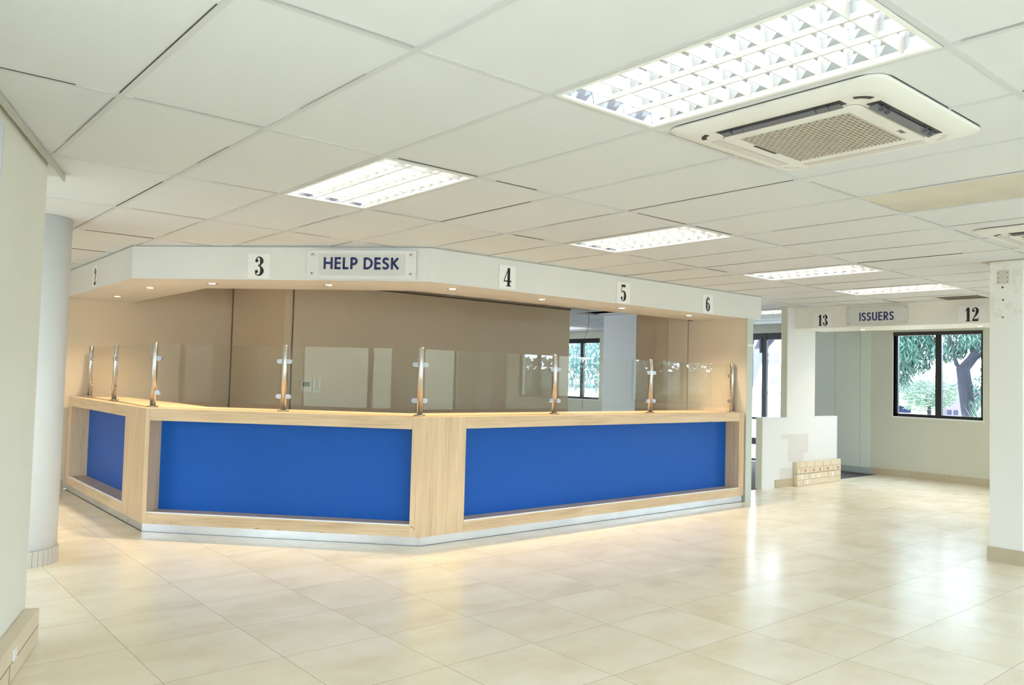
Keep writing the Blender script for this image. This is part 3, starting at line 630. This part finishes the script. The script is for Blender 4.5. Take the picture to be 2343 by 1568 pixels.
# ------------------------------------------------------------------ ceiling light fixtures
def make_fixture(label):
    t = thing('ceiling_light', label, 'ceiling light', (0, 0, CH), group='recessed louvred fluorescent lights')
    X, Y, H = .6, 1.2, .085; z = CH; e = .016
    def b2(n, bm, m): return obj(n, bm, m, t)
    bm = bmesh.new()
    bx(bm, (e, e, z - .004), (X - e, .034, z + .006)); bx(bm, (e, Y - .034, z - .004), (X - e, Y - e, z + .006)); bx(bm, (e, .034, z - .004), (.034, Y - .034, z + .006)); bx(bm, (X - .034, .034, z - .004), (X - e, Y - .034, z + .006))
    b2('frame', bm, WHITE)
    a0, a1, c0, c1 = .034, X - .034, .034, Y - .034; w3 = (a1 - a0) / 3
    bm = bmesh.new()                      # three mirror troughs, curved in section
    for k in range(3):
        xa = a0 + k * w3; xb = xa + w3; prof = []
        for q in range(13):
            tq = q / 12; xx = xa + (xb - xa) * tq; zz = z + .012 + (H - .012) * (1 - abs(2 * tq - 1) ** 3.2); prof.append((xx, zz))
        for p, q in zip(prof, prof[1:]):
            fc = bm.faces.new([bm.verts.new(v) for v in ((p[0], c0, p[1]), (q[0], c0, q[1]), (q[0], c1, q[1]), (p[0], c1, p[1]))]); fc.smooth = False
    bmesh.ops.remove_doubles(bm, verts=bm.verts, dist=1e-5)
    bx(bm, (a0 - .004, c0 - .004, z + H + .002), (a1 + .004, c1 + .004, z + H + .008)); bx(bm, (a0 - .006, c0 - .01, z + .006), (a0 - .001, c1 + .01, z + H)); bx(bm, (a1 + .001, c0 - .01, z + .006), (a1 + .006, c1 + .01, z + H))
    bx(bm, (a0, c0 - .006, z + .006), (a1, c0 - .001, z + H)); bx(bm, (a0, c1 + .001, z + .006), (a1, c1 + .006, z + H))
    b2('reflector', bm, REFL)
    bm = bmesh.new()                      # long dividers and cross blades
    for k in range(4):
        xx = a0 + k * w3; h = .004 if k in (1, 2) else .0015
        bx(bm, (xx - h, c0, z + .001), (xx + h, c1, z + .020))
    b2('divider', bm, LOUV)
    bm = bmesh.new(); n = 12
    for k in range(3):
        xa = a0 + k * w3 + .003; xb = xa + w3 - .006
        for q in range(1, n):
            yc = c0 + (c1 - c0) * q / n
            sec = [(-.0015, z + .002), (.0015, z + .002), (.009, z + .046), (-.009, z + .046)]
            lo = [bm.verts.new((xa, yc + s[0], s[1])) for s in sec]; hi = [bm.verts.new((xb, yc + s[0], s[1])) for s in sec]
            bm.faces.new(lo); bm.faces.new(hi[::-1])
            for m_ in range(4): bm.faces.new((lo[m_], lo[(m_ + 1) % 4], hi[(m_ + 1) % 4], hi[m_]))
    b2('cross_louvre', bm, LOUV)
    for k in range(3):
        xc = a0 + (k + .5) * w3; bm = bmesh.new(); tube(bm, [(xc, c0 + .02, z + .062), (xc, c1 - .02, z + .062)], .013, 10); b2('fluorescent_tube', bm, LAMP)
    return t
FL_LAB = {(0, -1): 'largest louvred ceiling light, at the top of the picture beside the air conditioner', (0, 1): 'louvred ceiling light above number 3 and the HELP DESK sign', (4, 1): 'louvred ceiling light above numbers 4 and 5',
          (8, 1): 'louvred ceiling light above and right of number 6', (11, 1): 'louvred ceiling light just in front of the ISSUERS sign', (14, 3): 'louvred ceiling light half hidden beyond the bulkhead end', (16, 8): 'louvred ceiling light in the far room seen over the counter'}
base = None
for c in FIX:
    lab = FL_LAB.get(c, 'unseen louvred ceiling light added to brighten the hall')
    if base is None: base = make_fixture(lab); o = base
    else: o = copy_tree(base)
    o.location = (.6 * c[0], 1.2 * c[1], CH); o['label'] = lab

# ------------------------------------------------------------------ air conditioners
def rr(cx, cy, hw, hh, rad, n=8):
    pts = []
    for sx, sy, a0 in ((1, 1, 0), (-1, 1, 90), (-1, -1, 180), (1, -1, 270)):
        for k in range(n + 1):
            a = math.radians(a0 + 90 * k / n); pts.append((cx + sx * (hw - rad) + rad * math.cos(a), cy + sy * (hh - rad) + rad * math.sin(a)))
    return pts
def make_ac(label):
    t = thing('air_conditioner', label, 'air conditioner', (0, 0, CH), group='ceiling cassette air conditioners'); z = CH
    Hs = .465; bm = bmesh.new()
    levels = [(Hs, .07, -.001), (Hs, .07, -.008), (Hs - .008, .066, -.014), (.41, .05, -.030), (.395, .045, -.034)]
    rings = [[bm.verts.new((x, y, z + dz)) for x, y in rr(0, 0, hw, hw, rad)] for hw, rad, dz in levels]
    n = len(rings[0])
    for a, b in zip(rings, rings[1:]):
        for k in range(n): q = bm.faces.new((a[k], a[(k + 1) % n], b[(k + 1) % n], b[k])); q.smooth = True
    bm.faces.new(rings[0]); bm.faces.new(rings[-1][::-1]); obj('fascia_panel', bm, ACW, t, bevel=0)
    bm = bmesh.new(); ring = rr(0, 0, Hs + .004, Hs + .004, .09); prism(bm, ring, z - .0015, z - .0003); obj('shadow_seal', bm, ACD, t)
    # air outlets on four sides
    for k in range(4):
        Rm = Matrix.Rotation(math.pi / 2 * k, 4, 'Z') @ Matrix.Translation((0, 0, 0)); opened = k in (1, 0, 3, 2)[:2]
        s = bmesh.new(); y0, y1 = .318, .372; x0, x1 = -.27, .27
        bx(s, (x0, y0, z - .0352), (x1, y1, z - .0335)); sl = obj('air_outlet', s, ACD if k in OPEN_SIDES else ACG_PALE, t, Rm)
        s = bmesh.new()
        if k in OPEN_SIDES:
            vs = bx(s, (x0 + .012, y0 + .004, z - .040), (x1 - .012, y0 + .034, z - .037))
            for v in vs:
                if v.co.y < y0 + .02: v.co.z -= .008
            for q in (.06, .11): 
                for sg in (-1, 1): lathe(s, [(0, -.001), (.012, 0), (.012, .002)], 10, (sg * (x1 - q), y0 + .03, z - .043), axis='x')
        else: bx(s, (x0 + .004, y0 + .004, z - .0370), (x1 - .004, y1 - .004, z - .0350))
        obj('air_vane', s, ACG if k in OPEN_SIDES else ACG_PALE, sl if False else t, Rm)
    # corner pivots
    for k in range(4):
        a = math.radians(45 + 90 * k); s = bmesh.new(); Rm = Matrix.Rotation(math.pi / 2 * k, 4, 'Z')
        pts = []
        for q in range(9): aa = math.radians(15 + 60 * q / 8); pts.append((.30 + .075 * math.cos(aa), .30 + .075 * math.sin(aa)))
        for q in range(8, -1, -1): aa = math.radians(15 + 60 * q / 8); pts.append((.30 + .055 * math.cos(aa), .30 + .055 * math.sin(aa)))
        prism(s, pts, z - .036, z - .034); obj('corner_slot', s, ACD if k in (1, 2) else ACG_PALE, t, Rm)
    # return grille
    bm = bmesh.new(); prism(bm, rr(0, 0, .300, .300, .04), z - .040, z - .034); gf = obj('grille_frame', bm, ACW, t, bevel=.002)
    bm = bmesh.new(); prism(bm, rr(0, 0, .303, .303, .042), z - .0352, z - .0340); obj('grille_joint', bm, mat('ac_joint', (.42, .38, .32), .6), t)
    bm = bmesh.new(); bx(bm, (-.235, -.235, z - .0408), (.235, .235, z - .0398)); obj('grille_recess', bm, mat('grille_brown', (.22, .17, .12), .7), t)
    bm = bmesh.new(); n = 27; st = .47 / n
    for q in range(n + 1): y = -.235 + q * st; bx(bm, (-.237, y - .0030, z - .0445), (.237, y + .0030, z - .0405))
    for q in range(n):
        y = -.235 + q * st
        for p in range(13):
            x = -.235 + (p + (.5 if q % 2 else 0)) * .47 / 13; bx(bm, (x - .003, y, z - .0440), (x + .003, y + st, z - .0405))
    gr = obj('grille', bm, mat('grille_cream', (.50, .455, .385), .5), t)
    bm = bmesh.new(); bx(bm, (-.11, .243, z - .0412), (.06, .262, z - .0398)); obj('grille_latch', bm, ACD, t)
    # maker's name plate
    bm = bmesh.new(); F = Matrix.Translation((.10, -.262, z - .0405)) @ Matrix.Rotation(math.pi / 2, 4, 'X')
    yk = {'Y': [[(.0, 1, .2), (.25, .5, .2)], [(.5, 1, .2), (.25, .5, .2), (.25, 0, .2)]], 'O': [arc(.3, .5, .24, .42, 0, 360, .18)], 'R': LET['R'][1], 'K': LET['K'][1]}
    x = 0
    for c in 'YORK':
        for st_ in yk[c]: ribbon(bm, st_, x, 0, .018, -.001, 0, smooth=False)
        x += .0135
    obj('name_mark', bm, mat('grey_print', (.18, .16, .17), .5), t, F)
    return t
ACG_PALE = mat('ac_vane_pale', (.60, .57, .53), .4); OPEN_SIDES = (1, 2)
ac = make_ac('cream ceiling cassette air conditioner beside the largest ceiling light'); ac.location = (1.105, -.50, CH)
ac2 = copy_tree(ac); ac2.location = (4.275, -.555, CH); ac2['label'] = 'air conditioner cut off by the right edge, above the square column'
# ceiling vent grille
t = thing('ceiling_vent', 'dark square return air grille in the ceiling in front of number 12', 'vent', (7.86, 1.32, CH))
bm = bmesh.new(); bx(bm, (7.86, 1.30, CH - .006), (8.31, 1.32, CH - .0005)); bx(bm, (7.86, 1.80, CH - .006), (8.31, 1.82, CH - .0005)); bx(bm, (7.86, 1.32, CH - .006), (7.88, 1.80, CH - .0005)); bx(bm, (8.29, 1.32, CH - .006), (8.31, 1.80, CH - .0005)); obj('frame', bm, WHITE, t)
bm = bmesh.new(); bx(bm, (7.88, 1.32, CH - .0028), (8.29, 1.80, CH - .0005)); obj('backing', bm, mat('vent_dark', (.07, .055, .04), .8), t)
bm = bmesh.new()
for k in range(24): bx(bm, (7.88, 1.325 + k * .02, CH - .0055), (8.29, 1.329 + k * .02, CH - .0028))
obj('slat', bm, mat('vent_slat', (.24, .21, .17), .6), t)

# ------------------------------------------------------------------ things behind the counter
FWR = seg_frame((2.2, 6.592), (6.6, 6.592))
FWR = seg_frame((2.2, 6.6), (6.6, 6.6))
t = thing('wall_controller', 'small cream controller with a dark screen on the rear wall behind the counter', 'controller', M=FWR @ Matrix.Translation((.01, 0, 1.175)))
box('housing', (.0, -.025, 1.175), (.135, -.001, 1.315), ACW, t, FWR, bevel=.003); box('display', (.024, -.0265, 1.245), (.112, -.0252, 1.300), mat('lcd_green_grey', (.10, .13, .11), .2), t, FWR); box('button_flap', (.02, -.0262, 1.185), (.115, -.0252, 1.235), TAN, t, FWR)
t = thing('switch_box', 'cream rocker switch box right of the wall controller', 'switch', M=FWR @ Matrix.Translation((.155, 0, 1.17)))
box('housing', (.15, -.02, 1.172), (.275, -.001, 1.215), ACW, t, FWR, bevel=.002)
for x in (.155, .225): box('switch_lever', (x, -.018, 1.215), (x + .03, -.001, 1.335), ACW, t, FWR, bevel=.002)
wx, wy = 6.95, 6.60
pts = []; r5 = random.Random(3)
for k in range(30): z = CH - k * (CH - .95) / 29; pts.append((wx + .035 * math.sin(k * .42) + r5.uniform(-.004, .004), wy - .03 * math.sin(k * .33 + 1), z))
bm = bmesh.new(); tube(bm, pts, .0035, 6)
tag(obj('hanging_cable', bm, mat('grey_brown_cable', (.12, .10, .08), .7)), 'thin loose cable hanging from the ceiling behind the counter', 'cable')

# ------------------------------------------------------------------ outside
GND = -.35
bm = bmesh.new(); bx(bm, (-60, -80, GND - .2), (-6.25, 90, GND)); bx(bm, (11.2, -80, GND - .2), (90, 90, GND)); bx(bm, (-6.25, -80, GND - .2), (11.2, -7.25, GND)); bx(bm, (-6.25, 12.45, GND - .2), (11.2, 90, GND))
tag(obj('street_ground', bm, mat('pale_paving', (.42, .41, .38), .9, noise=(.3, .2, (1, 1, 1)))), 'pale paved ground outside the windows', 'ground', kind='structure')
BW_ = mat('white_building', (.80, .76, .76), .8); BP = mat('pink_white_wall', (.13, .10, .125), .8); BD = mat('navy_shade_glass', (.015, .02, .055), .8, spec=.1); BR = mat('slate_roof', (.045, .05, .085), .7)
bl = thing('building', 'white building with long horizontal parapets seen through the glazed door and windows', 'building', (66, 30, GND))
box('wall', (60, 27, GND), (72, 75, 9), BW_, bl)
box('parapet', (58.6, 26, .45), (60, 75, .80), BP, bl); box('parapet', (58.6, 22, -.1), (60, 75, .45), BW_, bl)
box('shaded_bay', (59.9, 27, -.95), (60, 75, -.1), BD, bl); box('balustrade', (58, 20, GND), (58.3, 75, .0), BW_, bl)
for (a, b, z0, z1) in [(35.5, 36.65, 3.1, 4.1), (35.5, 36.4, 1.35, 2.05), (38.6, 39.8, 3.1, 4.1), (38.6, 39.8, 1.3, 2.0), (32, 33.2, 3.1, 4.1), (57, 58.2, 2.6, 3.6), (59.6, 60.8, 2.6, 3.6), (45, 46.2, 3.1, 4.1), (49, 50.2, 3.1, 4.1)]:
    w_ = box('window', (59.96, a, z0), (60.0, b, z1), mat('grey_blue_pane', (.035, .038, .06), .8, spec=.1), bl)
    bm = bmesh.new(); mdl = (a + b) / 2; bx(bm, (59.90, mdl - .07, z0), (59.955, mdl + .07, z1)); bx(bm, (59.90, a, (z0 + z1) / 2 - .07), (59.955, b, (z0 + z1) / 2 + .07)); obj('glazing_bar', bm, BW_, w_)
b2_ = thing('building', 'low house with dark roof band left in the bay window view', 'building', (42, 17, GND))
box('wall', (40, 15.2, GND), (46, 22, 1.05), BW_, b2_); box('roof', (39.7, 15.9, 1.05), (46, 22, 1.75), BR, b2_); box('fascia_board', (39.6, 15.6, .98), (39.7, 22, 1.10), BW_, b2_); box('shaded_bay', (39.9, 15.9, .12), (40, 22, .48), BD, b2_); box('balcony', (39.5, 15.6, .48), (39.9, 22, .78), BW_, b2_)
b3_ = thing('building', 'pink gabled house behind the tree trunk in the bay window view', 'building', (42, 13.5, GND))
bm = bmesh.new(); pr = [(12.6, GND), (14.6, GND), (14.6, 1.25), (13.9, 1.62), (12.6, 1.05)]
lo = [bm.verts.new((41, a, b)) for a, b in pr]; hi = [bm.verts.new((46, a, b)) for a, b in pr]; bm.faces.new(lo); bm.faces.new(hi[::-1])
for k in range(5): bm.faces.new((lo[k], lo[(k + 1) % 5], hi[(k + 1) % 5], hi[k]))
obj('wall', bm, BP, b3_)
bm = bmesh.new(); prr = [(12.3, .95), (13.9, 1.66), (14.8, 1.28), (14.8, 1.36), (13.9, 1.78), (12.3, 1.06)]
lo = [bm.verts.new((40.7, a, b)) for a, b in prr]; hi = [bm.verts.new((46, a, b)) for a, b in prr]; bm.faces.new(lo); bm.faces.new(hi[::-1])
for k in range(6): bm.faces.new((lo[k], lo[(k + 1) % 6], hi[(k + 1) % 6], hi[k]))
obj('roof', bm, BR, b3_)
for a in (14.05, 14.35): box('window', (40.97, a, .1), (41, a + .2, .34), MATS['grey_blue_pane'], b3_)

BARK = mat('dark_bark', (.014, .015, .028), .9, noise=(8, .3, (1, 1, .3)))
def leafm(n, c): return mat(n, c, .6, noise=(2.5, .45, (1, 1, 1)))
LG, LP_ = leafm('willowy_leaf_green', (.035, .10, .075)), leafm('pale_leaf_green', (.19, .27, .19))
def tree(label, x, y, trunk, blobs, lm, group, size=.09, dens=900, seed=1, hang=.7):
    rg = random.Random(seed); t = thing('tree', label, 'tree', (x, y, GND), group=group)
    bm = bmesh.new()
    for pts, rads in trunk: tube(bm, [(x + p[0], y + p[1], p[2]) for p in pts], rads, 10)
    obj('trunk', bm, BARK, t)
    bm = bmesh.new()
    for (bx_, by_, bz_, rx, ry, rz, kd) in blobs:
        for _ in range(int(dens * kd)):
            while True:
                v = Vector((rg.uniform(-1, 1), rg.uniform(-1, 1), rg.uniform(-1, 1)))
                if v.length < 1: break
            c = Vector((x + bx_ + v.x * rx, y + by_ + v.y * ry, bz_ + v.z * rz))
            d_ = Vector((rg.uniform(-1, 1), rg.uniform(-1, 1), -hang * rg.uniform(.5, 2))).normalized(); s = size * rg.uniform(.6, 1.4)
            sd = d_.cross(Vector((rg.uniform(-1, 1), rg.uniform(-1, 1), rg.uniform(-1, 1)))).normalized() * s * .17
            bm.faces.new([bm.verts.new(q) for q in (c - d_ * s, c + sd, c + d_ * s, c - sd)])
    o = obj('foliage', bm, lm, t); o['kind'] = 'stuff'; return t
tree('dark trunked tree with feathery leaves filling the bay window', 15, 4.0, [([(0, .05, GND), (0, 0, .8), (-.02, .12, 1.8), (.1, -.15, 2.2), (.2, -.6, 3.4)], [.17, .14, .13, .12, .08]), ([(0, .1, 1.75), (0, .25, 1.9), (.1, .6, 3.2)], [.06, .04, .03])],
     [(.5, .8, 2.75, .8, 1.5, .55, 3.2), (.2, 1.15, 2.2, .5, .42, .55, 1.6), (.3, 1.45, 1.9, .4, .25, .5, .6), (.3, -.1, 2.35, .5, .45, .35, .8), (.2, .5, 2.15, .5, .35, .22, .5), (.2, -.25, 1.7, .3, .12, .4, .15), (0, -.1, 1.15, .15, .25, .5, .25)], LG, 'trees outside the windows', .075, 1100, 2, 1.0)
tree('small pale green tree in the middle of the bay window view', 24, 8.45, [([(0, 0, GND), (0, 0, .9)], [.08, .05])], [(0, .0, 1.35, .7, .95, .55, 1.6), (0, .3, .95, .6, .6, .3, .5), (0, -.4, 1.1, .5, .35, .3, .3)], LP_, 'trees outside the windows', .065, 2600, 3, .1)
tree('leaning dark forked trunk seen through the glazed door', 17, 10.25, [([(0, .5, GND), (0, .25, 1.0), (0, -.05, 1.8), (0, -.42, 2.5), (.1, -1.2, 3.3)], [.3, .24, .2, .17, .12]), ([(0, .2, 1.2), (0, .1, 2.0), (.0, -.05, 2.9), (0, .3, 4.4)], [.16, .13, .11, .08])],
     [(.5, 0, 4.6, 1.5, 2.0, .7, 2.0)], LG, 'trees outside the windows', .1, 900, 4, 1.0)
tree('leafy tree outside the distant window behind the counter', 15.5, 14.9, [([(0, -.9, GND), (0, -.8, 3.4)], [.16, .1])], [(0, .1, 2.25, .8, .95, .75, 3.0), (.2, -.2, 1.35, .5, .35, .4, .5), (0, .6, 1.5, .5, .35, .5, .6)], leafm('blue_green_leaf', (.05, .14, .13)), 'trees outside the windows', .075, 1000, 5, 1.0)
tree('forked street tree beyond the east windows, seen mirrored in the glass screen', 14.5, -1.6, [([(0, 0, GND), (0, 0, .9), (0, -.5, 1.9), (0, -.9, 3.2)], [.28, .25, .2, .15]), ([(0, 0, .85), (0, .45, 1.9), (0, .9, 3.2)], [.2, .16, .13]), ([(0, 0, .95), (0, .05, 2), (0, .05, 3.2)], [.14, .12, .1])],
     [(.5, 0, 4.2, 1.5, 2.2, .8, 2.0)], LG, 'trees outside the windows', .1, 700, 6, 1.0)
# spiky shrub at the foot of the bay window view
t = thing('spiky_shrub', 'spiky green shrub at the lower right of the bay window', 'shrub', (13.2, 3.15, GND)); rg = random.Random(9); bm = bmesh.new()
for k in range(170):
    a = rg.uniform(0, 6.28); el = rg.uniform(.3, 1.45); d_ = Vector((math.cos(a) * math.cos(el), math.sin(a) * math.cos(el), math.sin(el))); L2 = rg.uniform(.5, .8); c = Vector((13.2, 3.10, .55)); sd = d_.cross(Vector((0, 0, 1))).normalized() * .008
    bm.faces.new([bm.verts.new(q) for q in (c - sd, c + sd, c + d_ * L2)])
obj('leaves', bm, mat('spiky_leaf', (.22, .36, .24), .5), t)['kind'] = 'stuff'
bm = bmesh.new(); tube(bm, [(13.2, 3.10, GND), (13.2, 3.10, .56)], .05); obj('stem', bm, BARK, t)

# ------------------------------------------------------------------ unseen walls and hedge added to tone the glass screen's reflections
def brick():
    m = bpy.data.materials.new('brown_brickwork'); m.use_nodes = True; nt = m.node_tree; b = nt.nodes['Principled BSDF']
    tc = N(nt, 'ShaderNodeTexCoord'); mp = N(nt, 'ShaderNodeMapping'); mp.inputs['Rotation'].default_value = (math.pi / 2, 0, math.pi / 2); nt.links.new(tc.outputs['Object'], mp.inputs[0])
    br = N(nt, 'ShaderNodeTexBrick'); br.inputs['Scale'].default_value = 3.5; br.inputs['Color1'].default_value = (.10, .07, .055, 1); br.inputs['Color2'].default_value = (.13, .09, .075, 1); br.inputs['Mortar'].default_value = (.17, .15, .14, 1)
    nt.links.new(mp.outputs[0], br.inputs['Vector']); nt.links.new(br.outputs[0], b.inputs['Base Color']); b.inputs['Roughness'].default_value = .9; return m
BK = brick()
box_ = box('reflection_wall', (-15.0, -9, GND), (-14.7, .1, 3.2), mat('cream_grey_render', (.36, .34, .25), .8)); tag(box_, 'unseen cream wall added outside the west windows to brighten the glass screen by reflection', 'wall')
box_ = box('reflection_wall', (-15.0, .5, GND), (-14.7, 9, 3.2), BK); tag(box_, 'unseen brown brick wall added outside the west windows as a mid tone mirrored in the left glass panes', 'wall')
rg = random.Random(12); bm = bmesh.new(); bx(bm, (29.6, -60, GND), (30.4, 5, 1.9))
for _ in range(9000):
    c = Vector((30 + rg.uniform(-.8, .8), rg.uniform(-60, 5), GND + rg.random() ** .7 * 2.9)); d_ = Vector([rg.uniform(-1, 1) for _ in range(3)]).normalized() * .22; sd = d_.cross(Vector([rg.uniform(-1, 1) for _ in range(3)])).normalized() * .12
    bm.faces.new([bm.verts.new(q) for q in (c - d_, c + sd, c + d_, c - sd)])
o = obj('hedge', bm, mat('dull_hedge_green', (.05, .09, .045), .8)); tag(o, 'unseen long green hedge added across the road to darken the glass screen reflections', 'hedge', kind='stuff')
box_ = box('reflection_wall', (3.5, -15.3, GND), (20, -15.0, 3.2), MATS['cream_grey_render']); tag(box_, 'unseen cream wall added outside the south windows to brighten the right glass panes by reflection', 'wall')
